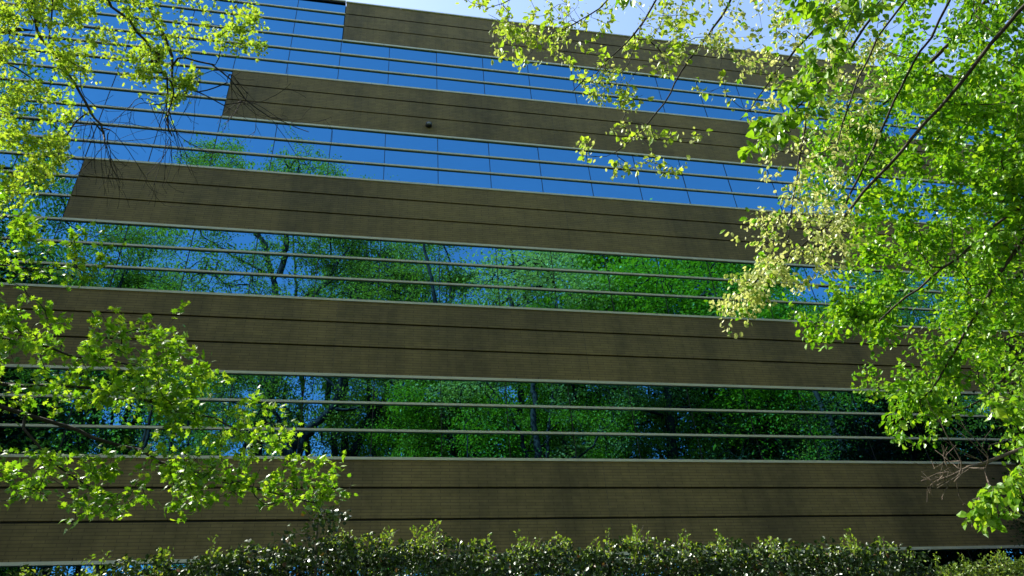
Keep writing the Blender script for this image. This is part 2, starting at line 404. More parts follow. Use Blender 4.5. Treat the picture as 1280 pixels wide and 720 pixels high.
def leaves(pos, dirs, norms, size, T, curl=.0):
    TV, TF = T; pos = np.asarray(pos); dirs = unit(np.asarray(dirs)); b = unit(np.cross(norms, dirs)); nn = np.cross(dirs, b)
    s = np.asarray(size)[:, None, None]; wv = rng.uniform(.8, 1.2, (len(pos), 1, 1)); cv = rng.uniform(.3, 1.9, (len(pos), 1, 1))
    V = pos[:, None]+s*(TV[None, :, 0:1]*dirs[:, None]+wv*TV[None, :, 1:2]*b[:, None]+cv*TV[None, :, 2:3]*nn[:, None])
    k = len(TV); n_ = len(pos); flat = np.concatenate([np.array(f) for f in TF]); sz = np.array([len(f) for f in TF])
    L = (flat[None]+k*np.arange(n_)[:, None]).ravel(); S = np.tile(sz, n_)
    rd = np.clip(rng.beta(2.2, 2.2, n_), 0, 1); rd = np.repeat(rd, len(TF))
    return V.reshape(-1, 3), L, S, rd
def in_poly(px, py, poly):
    c = np.zeros(len(px), bool); j = len(poly)-1
    for i in range(len(poly)):
        xi, yi = poly[i]; xj, yj = poly[j]
        hit = ((yi > py) != (yj > py)) & (px < (xj-xi)*(py-yi)/(yj-yi+1e-12)+xi); c ^= hit; j = i
    return c
def spread(poly, n_, d0, d1, clump=.0, cn=30, cs=14):
    """targets spread through a slab of air between two distances, optionally gathered in clumps"""
    poly = [tuple(q) for q in poly]; xs = [q[0] for q in poly]; ys = [q[1] for q in poly]; out_ = []
    while sum(map(len, out_)) < n_:
        x = rng.uniform(min(xs), max(xs), n_*2); y = rng.uniform(min(ys), max(ys), n_*2); k = in_poly(x, y, poly); out_.append(np.stack([x[k], y[k]], 1))
    A = np.vstack(out_)[:n_]; dd = rng.uniform(d0, d1, n_)
    if clump > 0:
        C = A[:cn]; cdist = rng.uniform(d0, d1, cn); k = rng.random(n_) < clump; pick = rng.integers(0, cn, n_)
        A = np.where(k[:, None], C[pick]+rng.normal(0, cs, (n_, 2)), A); dd = np.where(k, cdist[pick]+rng.normal(0, .15, n_), dd)
    return np.array([P(a[0], a[1], b) for a, b in zip(A, dd)])
def pts(lst, d):
    """a limb given as places seen from the camera, with real distances running from d[0] to d[1]"""
    ds = np.linspace(d[0], d[1], len(lst)); return [P(x, y, q) for (x, y), q in zip(lst, ds)]

def rand_unit(n_): return unit(rng.normal(0, 1, (n_, 3)))
def spray_leaves(sk, per, size, T, hang=.5, up=.8, span=.22, jitter=.02, tips=None, backn=6, sizev=.3):
    """leaves along the last bit of every twig"""
    par = sk.par; Ps = []; Ds = []
    for t in (sk.tips if tips is None else tips):
        ch = [t]; 
        while len(ch) < backn and par[ch[-1]] >= 0: ch.append(par[ch[-1]])
        q = sk.p[ch]; 
        if len(q) < 2: continue
        dr = unit(q[0]-q[-1]); L = np.linalg.norm(np.diff(q, axis=0), axis=1); T_ = np.concatenate([[0], np.cumsum(L)])
        tt = rng.uniform(0, min(span, T_[-1]), per); tt[0] = 0
        pp = np.stack([np.interp(tt, T_, q[:, i]) for i in range(3)], 1)+rng.normal(0, jitter, (per, 3))
        dd = unit(.55*dr[None]+.75*rand_unit(per)); dd[:, 2] -= hang; Ps.append(pp); Ds.append(unit(dd))
    Ps = np.vstack(Ps); Ds = np.vstack(Ds); n_ = len(Ps)
    nr = rand_unit(n_)*.75; nr[:, 2] += up; nr = unit(nr)
    return leaves(Ps, Ds, nr, size*rng.uniform(1-sizev, 1+sizev, n_), T)
def cat(parts):
    V = []; L = []; S = []; Rr = []; MI = []; n_ = 0
    for mi, (v, l, s, r_) in enumerate(parts):
        V.append(v); L.append(l+n_); S.append(s); Rr.append(r_); MI.append(np.full(len(s), mi)); n_ += len(v)
    return np.vstack(V), np.concatenate(L), np.concatenate(S), np.concatenate(Rr), np.concatenate(MI)
def put(root, name, arr, mats):
    """mesh arrays in world space, hung under root (an Empty at its own place)"""
    loc = np.array(root.location)
    if len(arr) == 2:
        V, Fq = arr; return mesh_obj(name, V-loc, Fq.ravel(), [4]*len(Fq), mats, root, smooth=True)
    V, L, S, rd, mi = arr; mats = mats if len(mats) > int(mi.max()) else list(mats)+[mats[0]]*int(mi.max()); return mesh_obj(name, V-loc, L, S, mats, root, rnd=rd, midx=mi)

# leaf colours
L_YEL = leaf_mat('fresh_yellow_leaf', [(.0, (.20, .38, .03)), (.5, (.36, .54, .05)), (1, (.56, .64, .12))], .04, .5, .55, (1.1, 1.1, .5))
L_MAP = leaf_mat('maple_leaf', [(.0, (.07, .21, .012)), (.45, (.19, .40, .02)), (1, (.44, .60, .05))], .05, .45, .55, (1.1, 1.1, .5))
L_GRN = leaf_mat('spring_green_leaf', [(.0, (.05, .20, .010)), (.5, (.17, .40, .016)), (1, (.42, .62, .035))], .05, .45, .5, (1.1, 1.1, .5))
L_BIG = leaf_mat('broad_green_leaf', [(.0, (.08, .22, .012)), (.5, (.20, .40, .02)), (1, (.36, .54, .04))], .05, .4, .55, (1.1, 1.1, .5))
L_SEED = leaf_mat('pale_seed', [(.0, (.34, .48, .08)), (.5, (.62, .68, .24)), (1, (.78, .76, .40))], .04, .5, .45, (1.0, 1.0, .7))
L_SEEDG = leaf_mat('green_seed', [(.0, (.26, .40, .06)), (.5, (.46, .56, .14)), (1, (.66, .68, .28))], .04, .5, .45, (1.0, 1.0, .7))
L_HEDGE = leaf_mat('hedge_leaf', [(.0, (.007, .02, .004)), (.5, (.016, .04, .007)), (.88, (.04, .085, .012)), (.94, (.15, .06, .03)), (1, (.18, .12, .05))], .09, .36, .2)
L_HEDGE2 = leaf_mat('light_hedge_leaf', [(.0, (.04, .08, .01)), (.5, (.10, .17, .02)), (1, (.22, .28, .05))], .06, .4, .3)
L_SHOOT = leaf_mat('hedge_shoot', [(.0, (.10, .22, .02)), (.6, (.24, .38, .04)), (1, (.40, .48, .10))], .06, .4, .4)
L_T1 = leaf_mat('wood_leaf_mid', [(.0, (.13, .19, .018)), (.5, (.34, .42, .04)), (1, (.56, .60, .10))], .02, .5, .45)
L_T2 = leaf_mat('wood_leaf_pale', [(.0, (.32, .38, .09)), (.5, (.58, .62, .20)), (1, (.76, .76, .34))], .02, .5, .4)
L_T2B = leaf_mat('wood_leaf_soft', [(.0, (.10, .17, .03)), (.5, (.26, .36, .08)), (1, (.46, .52, .18))], .02, .5, .4)
L_T3 = leaf_mat('wood_leaf_bright', [(.0, (.10, .23, .010)), (.5, (.26, .44, .018)), (1, (.48, .62, .04))], .02, .5, .45)
L_T4 = leaf_mat('wood_leaf_dark', [(.0, (.012, .03, .008)), (.5, (.03, .06, .014)), (1, (.06, .10, .024))], .03, .5, .25)
B_DARK = bark_mat('dark_bark', (.012, .009, .007), (.034, .026, .02))
B_GREY = bark_mat('grey_bark', (.06, .05, .038), (.17, .14, .11))
B_BRN = bark_mat('brown_bark', (.02, .015, .011), (.06, .046, .034))
B_TAN = bark_mat('tan_twig_bark', (.07, .052, .036), (.17, .13, .095), 30)

# ------------------------------------------------------------------ trees seen in the mirror glass, standing behind the camera
def make_tree(name, H, crown_r, z0f, lobes, ntar, per, lsize, lmat, bark, seed, spreadf=.5, egg=1.0, trunk_r=.3, fork=False, tipr=.010, clusr=.32, lean=0):
    global rng
    keep = rng; rng = np.random.default_rng(seed)
    sk = Skel()
    top = np.array([lean, 0, H*.88])
    zz = np.linspace(0, 1, 8); tr = np.stack([top[0]*zz+rng.normal(0, .13, 8)*(zz > 0), rng.normal(0, .13, 8)*(zz > 0), top[2]*zz], 1)
    sk.chain(tr, trunk_r, .05, seg=.6, wob=.03)
    if fork:
        for s_ in (-1, 1, .4):
            b = int(len(sk.par)*rng.uniform(.28, .5)) if len(sk.par) < 60 else rng.integers(10, 20)
            a = sk.p[b]; e = np.array([s_*crown_r*.85, rng.uniform(-.5, .5)*crown_r, H*rng.uniform(.75, .93)])
            sk.chain([a, a+(e-a)*np.array([.5, .5, .3]), e], trunk_r*.6, .04, start=b, seg=.5, wob=.03)
    # lobes: gathering points of foliage through an egg-shaped crown
    C = []
    while len(C) < lobes:
        u = rng.uniform(-1, 1, 3)
        if np.linalg.norm(u) > 1 or np.linalg.norm(u) < .35: continue
        z = z0f*H+(1-z0f)*H*(u[2]*.5+.5); taper = 1-.45*egg*max(0, u[2]); C.append((u[0]*crown_r*taper+lean*z/H, u[1]*crown_r*taper, z))
    C = np.array(C); sk.grow(C, seg=.45, wob=.05, follow=.3, tipflag=False)
    lr = rng.uniform(.55, 1.25, lobes)*crown_r*spreadf
    pk = rng.integers(0, lobes, ntar); u = rand_unit(ntar)*np.cbrt(rng.random((ntar, 1)))
    Tg = C[pk]+u*lr[pk][:, None]*np.array([1, 1, .75]); Tg = Tg[Tg[:, 2] > 2]
    sk.grow(Tg, seg=.35, wob=.03, follow=.35, sag=.05)
    wood = sk.tubes(tipr, 5, 2.5, trunk_r)
    tp = sk.p[sk.tips]; n_ = len(tp)*per; pos = np.repeat(tp, per, 0)+rng.normal(0, clusr, (n_, 3))*np.array([1, 1, .6])
    dr = rand_unit(n_); dr[:, 2] -= .4; nr = rand_unit(n_)*.7; nr[:, 2] += .7
    lv = leaves(pos, dr, unit(nr), lsize*rng.uniform(.6, 1.3, n_), T_diamond(.42))
    root = empty(name)
    wo = mesh_obj('trunk', wood[0], wood[1].ravel(), [4]*len(wood[1]), bark, root, smooth=True)
    cr = mesh_obj('crown', lv[0], lv[1], lv[2], lmat, root, rnd=lv[3])
    rng = keep
    return root
def copy_tree(o, parent=None):
    c = o.copy(); COL.objects.link(c); c.parent = parent
    for ch in list(o.children): copy_tree(ch, c)
    return c
KIND = {
 'airy':  dict(label='airy spring tree of thin mid green leaves', args=dict(H=30, crown_r=4.6, z0f=.42, lobes=46, ntar=2400, per=15, lsize=.115, lmat=L_T1, bark=B_DARK, seed=11, spreadf=.32, fork=True, trunk_r=.36, clusr=.26)),
 'airy2': dict(label='slender open tree with forking dark limbs', args=dict(H=28, crown_r=4.2, z0f=.35, lobes=40, ntar=2100, per=14, lsize=.11, lmat=L_T1, bark=B_DARK, seed=23, spreadf=.32, fork=True, trunk_r=.36, clusr=.26)),
 'pale':  dict(label='tree of pale silvery green foliage', args=dict(H=26, crown_r=4.0, z0f=.35, lobes=36, ntar=2300, per=15, lsize=.11, lmat=L_T2, bark=B_DARK, seed=31, spreadf=.30, fork=True, trunk_r=.26)),
 'bright': dict(label='dense rounded bright green tree', args=dict(H=22, crown_r=4.4, z0f=.25, lobes=44, ntar=2900, per=20, lsize=.115, lmat=L_T3, bark=B_DARK, seed=43, spreadf=.28, egg=.8)),
 'dark':  dict(label='dense dark evergreen tree', args=dict(H=17, crown_r=3.0, z0f=.08, lobes=60, ntar=2600, per=17, lsize=.11, lmat=L_T4, bark=B_DARK, seed=57, spreadf=.36, egg=1.5)),
 'full':  dict(label='tall broad tree with full green crown', args=dict(H=30, crown_r=5.0, z0f=.3, lobes=60, ntar=2900, per=17, lsize=.115, lmat=L_T1, bark=B_DARK, seed=61, spreadf=.29, trunk_r=.36)),
}
# (kind, px and py of the crown's top as mirrored in the glass, metres to it by way of the glass, turn)
WOOD = [
 ('full', 20, 95, 31, 0, 1.0), ('full', -90, 150, 30, 2, 1.0), ('airy2', 450, 228, 34, 3, .8),
 ('airy2', 165, 285, 33, 5, .85), ('airy', 500, 275, 37, 2.2, .95), ('airy2', 560, 285, 34, 5.2, 1.0), ('airy', 180, 290, 38, 3.2, 1.0), ('pale', 632, 306, 29, 0, 1.4), ('pale', 705, 312, 36, 2, 1.1),
 ('bright', 792, 302, 29, 1, 1.25), ('bright', 868, 306, 33, 3, .85), ('airy2', 905, 290, 40, .6, .6), ('bright', 950, 335, 31, 5, .9),
 ('dark', 945, 452, 24, 0, 1.1), ('airy', 1090, 330, 30, 1.6, .9), ('full', 1010, 400, 33, 1.1, .8), ('full', 1200, 330, 31, 4, .9), ('airy', 1330, 300, 32, 2.9, 1.0),
 ('bright', 560, 410, 27, 4.2, .9), ('bright', 690, 430, 26, 2.6, .8), ('airy', 300, 380, 29, 3.3, .9),
 ('full', 800, 420, 33, 2.7, .8), ('airy2', 90, 300, 27, 2.0, 1.0), ('full', -40, 330, 34, .7, .9), ('dark', 880, 440, 30, 2, 1.2), ('full', 480, 440, 40, .4, .9),
 ('full', -420, 200, 34, 2, 1.1), ('full', -700, 200, 40, 3, 1.1), ('full', 1650, 300, 34, 2.4, 1.0), ('bright', 1900, 200, 38, 2.4, 1.2), ('full', 2100, 100, 40, 1.4, 1.1), ('airy', -600, 200, 50, 3, 1.1), ('full', 1100, 300, 52, 3, 1.2), ('full', 300, 450, 55, 1, 1.1), ('full', 620, 440, 58, 4, 1.1), ('full', 0, 360, 56, 2, 1.1),  # outer and rear trees added to cut sky light on the lower bands
 ('full', 720, 440, 44, 1.4, .9), ('dark', 1060, 470, 38, 2.4, 1.2), ('airy', 200, 400, 38, 1.9, .9), ('airy2', -250, 250, 31, 1, 1), ('full', 1450, 330, 36, 1, 1), ('dark', 40, 420, 42, 1, 1.2),
]
proto = {}
FACE = {'full': 'tree'}
for i, (kd, px, py, t, turn, wd) in enumerate(WOOD):
    t = 33.5+(t-24)*.62
    top = mirrored(px, py, t); gz = float(ground_z(top[0], top[1]))
    if kd not in proto: o = proto[kd] = make_tree(kd+'_tree' if kd in ('pale',) else {'airy': 'spring_tree', 'airy2': 'open_tree', 'bright': 'rounded_tree', 'dark': 'evergreen_tree', 'full': 'broad_tree'}[kd], **KIND[kd]['args'])
    else: o = copy_tree(proto[kd])
    s_ = (top[2]-gz)/KIND[kd]['args']['H']/.97
    o.location = (top[0], top[1], gz-.05); o.rotation_euler = (0, 0, turn); o.scale = (max(s_, .75)*wd, max(s_, .75)*wd, s_)
    tag(o, KIND[kd]['label']+', mirrored in the glass ribbons', 'tree', KIND[kd]['label']+'s of the mirrored wood')

def spread_m(poly, n_, t0, t1, clump, cn, cs):
    xs = [q[0] for q in poly]; ys = [q[1] for q in poly]; out_ = []
    while sum(map(len, out_)) < n_:
        x = rng.uniform(min(xs), max(xs), n_*2); y = rng.uniform(min(ys), max(ys), n_*2); k = in_poly(x, y, poly); out_.append(np.stack([x[k], y[k]], 1))
    A = np.vstack(out_)[:n_]; tt = rng.uniform(t0, t1, n_); C = A[:cn]; ct = rng.uniform(t0, t1, cn); k = rng.random(n_) < clump; pick = rng.integers(0, cn, n_)
    A = np.where(k[:, None], C[pick]+rng.normal(0, cs, (n_, 2)), A); tt = np.where(k, ct[pick]+rng.normal(0, .35, n_), tt)
    return np.array([mirrored(a[0], a[1], b) for a, b in zip(A, tt)])
def hero(name, label, t, base, limbs, fol, per, lsize, lmat, bark, tipr=.011):
    """a tree of the wood with its own bent trunk and limbs, standing t metres off by way of the glass"""
    b = mirrored(base[0], base[1], t); gz = float(ground_z(b[0], b[1])); root = empty(name, (b[0], b[1], gz)); tag(root, label, 'tree')
    sk = Skel(); sk.chain([(b[0], b[1], gz-.1), (b[0]+.1, b[1], (gz+b[2])/2), b], base[2]*1.25, base[2], seg=.5, wob=.03)
    for (path, dt, r0, r1) in limbs:
        q = [mirrored(x, y, t+dt*i/len(path)) for i, (x, y) in enumerate(path)]; j = int(np.argmin(np.sum((sk.p-q[0])**2, 1)))
        sk.chain([sk.p[j]]+q, r0, r1, start=j, seg=.3, wob=.03)
    for (poly, n_, dt, cn, cs) in fol: sk.grow(spread_m(poly, n_, t-dt, t+dt, .75, cn, cs), seg=.35, wob=.03, follow=.4, sag=.04)
    tp = sk.p[sk.tips]; n_ = len(tp)*per; pos = np.repeat(tp, per, 0)+rng.normal(0, .24, (n_, 3))*np.array([1, 1, .6]); dr = rand_unit(n_); dr[:, 2] -= .4; nr = rand_unit(n_)*.7; nr[:, 2] += .7
    lv = leaves(pos, dr, unit(nr), lsize*rng.uniform(.6, 1.3, n_), T_diamond(.42))
    put(root, 'trunk', sk.tubes(tipr, 6, 2.4, base[2]), bark); mesh_obj('crown', lv[0]-np.array(root.location), lv[1], lv[2], lmat, root, rnd=lv[3])
hero('maple_tree', 'forked tree with two rounded light green tops, mirrored left of centre in the upper glass', 36, (347, 400, .26),
     [([(346, 375), (345, 345), (335, 315), (318, 288), (300, 255), (275, 215)], .5, .22, .05), ([(347, 350), (358, 320), (362, 290), (368, 250), (375, 205)], -.5, .20, .05),
      ([(352, 395), (380, 378), (415, 345), (438, 310), (450, 280)], 1, .14, .04), ([(340, 340), (300, 320), (260, 300), (235, 270)], 1, .10, .03), ([(378, 378), (430, 365), (480, 345), (520, 335)], 1, .09, .03), ([(362, 290), (400, 262), (420, 240)], -1, .08, .03)],
     [([(222, 250), (222, 200), (245, 182), (290, 184), (312, 205), (305, 250)], 400, 2.0, 34, 9), ([(330, 250), (330, 205), (350, 184), (385, 182), (412, 200), (438, 225), (440, 255)], 420, 2.0, 46, 9),
      ([(180, 390), (200, 290), (230, 250), (440, 250), (500, 280), (540, 300), (540, 390)], 1150, 2.6, 160, 11)], 19, .12, L_T1, B_DARK)
hero('oak_tree', 'gnarled black limbed tree mirrored in the lowest full glass ribbon left of centre', 35, (362, 600, .30),
     [([(362, 580), (375, 548), (398, 528), (420, 508), (425, 485), (433, 455), (455, 425)], .5, .30, .08), ([(360, 580), (357, 545), (345, 518), (335, 492), (315, 460)], -.5, .20, .05),
      ([(420, 508), (442, 512), (455, 505), (490, 496), (525, 486)], .5, .10, .03), ([(425, 485), (405, 470), (390, 440)], .5, .09, .03), ([(340, 510), (310, 500), (280, 500)], .5, .07, .02), ([(398, 528), (400, 560), (412, 545), (440, 530)], 1, .06, .02)],
     [([(250, 580), (260, 440), (350, 400), (470, 410), (530, 470), (500, 500), (450, 480), (420, 560)], 380, 2.5, 70, 11)], 12, .12, L_T1, B_DARK)
hero('elm_tree', 'tree of clustered dark stems mirrored in the lowest full glass ribbon at the centre', 32.2, (672, 610, .26),
     [([(673, 580), (671, 545), (668, 515), (664, 480), (660, 440)], .5, .24, .08), ([(665, 590), (655, 560), (648, 535), (635, 505), (615, 480)], -.5, .14, .04), ([(680, 590), (686, 550), (690, 515), (688, 470)], .6, .12, .04),
      ([(655, 565), (675, 560), (690, 545)], 0, .05, .02), ([(690, 585), (720, 572), (745, 545), (752, 520)], .5, .09, .03)],
     [([(540, 540), (560, 450), (640, 410), (740, 420), (790, 500), (770, 570), (720, 530), (660, 500), (620, 540)], 330, 1.8, 60, 11)], 13, .11, L_T2B, B_DARK)

# trees by the building, mostly out of frame, added to shade the lower facade
for (kd, x, y, h, turn, wd) in [('dark', -14.2, -4.2, 19.5, 1, 1.5), ('dark', 17.5, -4.5, 15, 1, 1.25), ('dark', 19.5, -2.6, 10, 3, 1.3), ('dark', 13.5, -4.3, 8.6, 3.6, 1.0), ('dark', 15.2, -3.4, 10.5, .6, 1.0), ('bright', -21, -10, 20, 2, 1.1), ('full', -27, -5.5, 25, 3, 1.0), ('full', -17, -15, 23, 4, 1.0), ('full', 30, -6.5, 25, 2, 1.0), ('bright', 38, -9, 22, 5, 1.0), ('full', 24, -13, 24, .5, 1.0)]:  # dark ones at right stand in for foliage in shade
    o = copy_tree(proto[kd]); s_ = h/KIND[kd]['args']['H']; o.location = (x, y, float(ground_z(x, y))-.05); o.rotation_euler = (0, 0, turn); o.scale = (s_*wd, s_*wd, s_)
    tag(o, KIND[kd]['label']+' in the partly added row shading the office block', 'tree', KIND[kd]['label']+'s flanking the building')

# ------------------------------------------------------------------ foreground trees
def fg_tree(name, label, base, trunk_pts, trunk_r):
    root = empty(name, tuple(base)); tag(root, label, 'tree'); return root
def project(q):
    v = q-CAM; z = v@CF; return 640+FPX*(v@CR)/z, 360-FPX*(v@CU)/z, z
def hidden_crown(sk, c, rad, n_, seed):
    """the rest of the tree's head, above and beside what the frame takes in"""
    global rng
    keep = rng; rng = np.random.default_rng(seed); u = rand_unit(n_*3)*np.cbrt(rng.random((n_*3, 1)))*np.array(rad)+np.array(c)
    out_ = []
    for q in u:
        x, y, z = project(q)
        if z > .2 and -260 < x < 1540 and -260 < y < 960: continue
        if np.linalg.norm(q-CAM) < 2.5: continue
        out_.append(q)
    n0 = len(sk.tips); sk.grow(np.array(out_[:n_]), seg=.3, wob=.02, sag=.04); t = sk.tips[n0:]
    r_ = spray_leaves(sk, 12, .10, T_diamond(.4), .4, .7, .5, .16, t); sk.tips = sk.tips[:n0]; rng = keep
    return r_

# --- upper left: yellow-green young tree, drooping dark limbs
b0 = np.array([-8.0, -10.5, float(ground_z(-8, -10.5))]); root = fg_tree('elm_tree', 'yellow green young tree with drooping dark twigs over the top left of the facade', b0, None, 0)
sk = Skel(); e = sk.chain([b0-[0, 0, .1], b0+[.1, .1, 3], b0+[.0, .2, 7], b0+[.5, 0, 11], b0+[.3, 0, 16]], .20, .03, seg=.4)
def limb(sk, lst, d, r0, r1, frm=None, seg=.12, wob=.008):
    q = pts(lst, d); 
    if frm is None: frm = int(np.argmin(np.sum((sk.p-q[0])**2, 1)))
    return sk.chain([sk.p[frm]]+q, r0, r1, start=frm, seg=seg, wob=wob)
limb(sk, [(30, -160), (44, 0), (45, 40), (67, 67), (84, 87), (101, 118), (112, 144), (129, 158), (131, 175)], (8.2, 6.6), .034, .008)
limb(sk, [(130, -140), (185, 0), (195, 30), (213, 60), (218, 94), (215, 124), (208, 151), (215, 170)], (8.2, 6.6), .03, .006)
k = len(sk.par)
limb(sk, [(215, 65), (249, 77), (289, 89), (302, 124), (339, 148), (386, 165)], (7.1, 6.4), .010, .003)
limb(sk, [(110, -60), (131, 0), (151, 17), (171, 37), (190, 64)], (7.7, 7.0), .016, .005)
limb(sk, [(64, -80), (66, 0), (62, 40)], (7.2, 6.9), .016, .005)
limb(sk, [(-140, 40), (-30, 60), (15, 80), (50, 108)], (7.8, 7.2), .02, .005)
tg = np.vstack([spread([(-30, -60), (110, -60), (120, 60), (112, 130), (60, 165), (-30, 190)], 215, 6.3, 8.4, .6, 70, 13),
                spread([(0, -60), (330, -60), (320, 20), (250, 60), (150, 110), (0, 120)], 190, 6.4, 8.0, .5, 40, 11),
                spread([(150, 70), (240, 60), (250, 95), (215, 125), (155, 100)], 34, 6.4, 7.0, .7, 7, 9),
                spread([(250, 20), (335, 10), (335, 60), (300, 68), (265, 50)], 26, 6.4, 7.0, .7, 5, 8),
                spread([(-30, 160), (70, 150), (90, 200), (50, 250), (-30, 260)], 70, 6.2, 7.2, .7, 14, 11)])
sk.grow(tg, seg=.09, wob=.006, sag=.08)
lvtips = list(sk.tips)
def twigfan(sk, px, py, n_, length, dist, head=90, spr=40, r0=.0024, sub=3):
    """bare hanging twigs: each wanders off from a limb, bending, and forks a few times"""
    for _ in range(n_):
        a = R(head+rng.normal(0, spr)); L = length*rng.uniform(.5, 1.15); m_ = 9; bend = rng.normal(0, .10); x, y = px+rng.normal(0, 3), py+rng.normal(0, 3); d = dist+rng.normal(0, .04)
        q = [(x, y)]; ang = [a]
        for k in range(m_): a += bend+rng.normal(0, .10)+(.05 if math.cos(a) > 0 else -.05); x += math.cos(a)*L/m_; y += math.sin(a)*L/m_; q.append((x, y)); ang.append(a)
        p0 = P(*q[0], d); j = int(np.argmin(np.sum((sk.p-p0)**2, 1)))
        dd = rng.uniform(-.2, .2); path = [P(u[0], u[1], d+dd*i/m_) for i, u in enumerate(q)]
        sk.chain([sk.p[j]]+path, r0, .0012, start=j, seg=.05, wob=.002)
        for _ in range(sub):
            k = rng.integers(2, m_); b = ang[k]+rng.choice([-1, 1])*rng.uniform(.4, 1.0); l2 = L*rng.uniform(.2, .5); x2, y2 = q[k]; p2 = [path[k]]; bn = rng.normal(0, .2)
            for i in range(5): b += bn; x2 += math.cos(b)*l2/5; y2 += math.sin(b)*l2/5; p2.append(P(x2, y2, d+dd*k/m_))
            j2 = int(np.argmin(np.sum((sk.p-path[k])**2, 1))); sk.chain(p2, .0018, .0010, start=j2, seg=.05, wob=.002)
for (x, y, n_, L) in [(112, 144, 3, 90), (129, 158, 5, 100), (131, 175, 6, 90), (101, 118, 2, 80), (213, 100, 3, 110), (210, 140, 4, 90), (215, 168, 6, 100), (180, 120, 4, 90), (289, 92, 2, 60), (302, 124, 4, 45), (60, 150, 2, 90), (250, 80, 3, 80)]: twigfan(sk, x, y, n_, L, 6.65)
for (x, y, n_) in [(302, 124, 3), (339, 148, 3), (270, 84, 2)]: twigfan(sk, x, y, n_, 70, 6.5, 25, 20, .0028, 2)
hc = hidden_crown(sk, b0+[0, 0, 12.5], (3.2, 3.2, 4), 160, 71)
put(root, 'trunk', sk.tubes(.0014, 5, 2.2, .2), B_DARK)
put(root, 'crown', cat([spray_leaves(sk, 20, .033, T_maple(), .35, .5, .17, .03, lvtips), hc]), [L_YEL])

# --- lower left: maple, larger lobed leaves, long limb reaching right
b0 = np.array([-5.2, -12.6, float(ground_z(-5.2, -12.6))]); root = fg_tree('maple_tree', 'maple branch with large lobed sunlit leaves reaching in from the lower left', b0, None, 0)
sk = Skel(); sk.chain([b0-[0, 0, .1], b0+[.05, .1, 2.5], b0+[-.1, 0, 5], b0+[.1, 0, 9], b0+[0, 0, 12]], .15, .02, seg=.35)
limb(sk, [(-200, 440), (-60, 490), (0, 508), (80, 532), (161, 562), (208, 577), (255, 592), (312, 609), (390, 628)], (4.9, 4.4), .030, .004)
limb(sk, [(7, 515), (37, 550), (67, 577), (104, 604), (150, 640)], (4.6, 4.5), .009, .003)
limb(sk, [(-140, 400), (-40, 410), (33, 431), (110, 445), (180, 460)], (4.9, 4.6), .014, .004)
limb(sk, [(-60, 480), (40, 480), (150, 490), (260, 520), (340, 560)], (4.8, 4.4), .012, .003)
limb(sk, [(-120, 300), (-30, 340), (40, 330), (100, 335)], (4.9, 4.6), .012, .003)
tg = np.vstack([spread([(-30, 370), (60, 385), (170, 395), (230, 420), (260, 470), (200, 520), (60, 500), (-30, 480)], 210, 4.2, 5.2, .35, 34, 16),
                spread([(190, 410), (270, 405), (275, 460), (345, 500), (360, 560), (250, 560), (190, 520)], 90, 4.2, 4.8, .4, 16, 13),
                spread([(150, 560), (435, 560), (448, 625), (380, 640), (300, 625), (240, 630), (190, 620)], 105, 4.1, 4.6, .4, 22, 12),
                spread([(-20, 560), (110, 560), (190, 600), (260, 630), (240, 650), (110, 665), (60, 610), (-20, 640)], 70, 4.2, 4.7, .4, 14, 12),
                spread([(-30, 240), (30, 250), (75, 330), (60, 385), (-30, 370)], 52, 4.4, 5.2, .6, 12, 12),
                spread([(90, 290), (150, 285), (152, 350), (75, 352)], 15, 4.3, 4.6, .5, 4, 10)])
sk.grow(tg, seg=.07, wob=.005, sag=.05)
hc = hidden_crown(sk, b0+[-1, -1, 8.5], (2.6, 2.6, 3), 110, 72)
put(root, 'trunk', sk.tubes(.0014, 5, 2.3, .15), B_DARK)
put(root, 'crown', cat([spray_leaves(sk, 10, .035, T_maple(), .25, .9, .15, .02), hc]), [L_MAP])

# --- top centre and right: tree hung with pale winged seeds
b0 = np.array([4.9, -13.3, float(ground_z(4.9, -13.3))]); root = fg_tree('seeding_tree', 'tree hung with cream and pale green seed clusters across the top centre and right', b0, None, 0)
sk = Skel(); sk.chain([b0-[0, 0, .1], b0+[-.1, .1, 3], b0+[-.3, 0, 7], b0+[-.9, 0, 11], b0+[-.8, 0, 15]], .17, .02, seg=.35)
limb(sk, [(1020, -330), (950, -120), (914, 0), (887, 44), (850, 87), (836, 124), (813, 148), (793, 171), (770, 190)], (7.0, 5.4), .024, .003)
limb(sk, [(900, -150), (860, -60), (820, 0), (790, 50), (756, 80), (716, 114)], (6.6, 5.6), .014, .003)
limb(sk, [(1100, -180), (1062, 0), (1018, 34), (991, 67), (951, 114), (925, 150)], (6.6, 5.6), .016, .003)
limb(sk, [(830, -60), (760, 0), (735, 22), (690, 40)], (6.2, 5.6), .009, .003)
limb(sk, [(740, -60), (660, -10), (610, 10)], (6.0, 5.6), .006, .002)
limb(sk, [(1330, -220), (1210, -40), (1120, 120), (1065, 240), (1050, 275), (1010, 300), (960, 340), (920, 370)], (6.4, 5.4), .012, .003)
limb(sk, [(1020, 100), (1000, 190), (990, 250), (985, 300)], (6.0, 5.5), .007, .003)
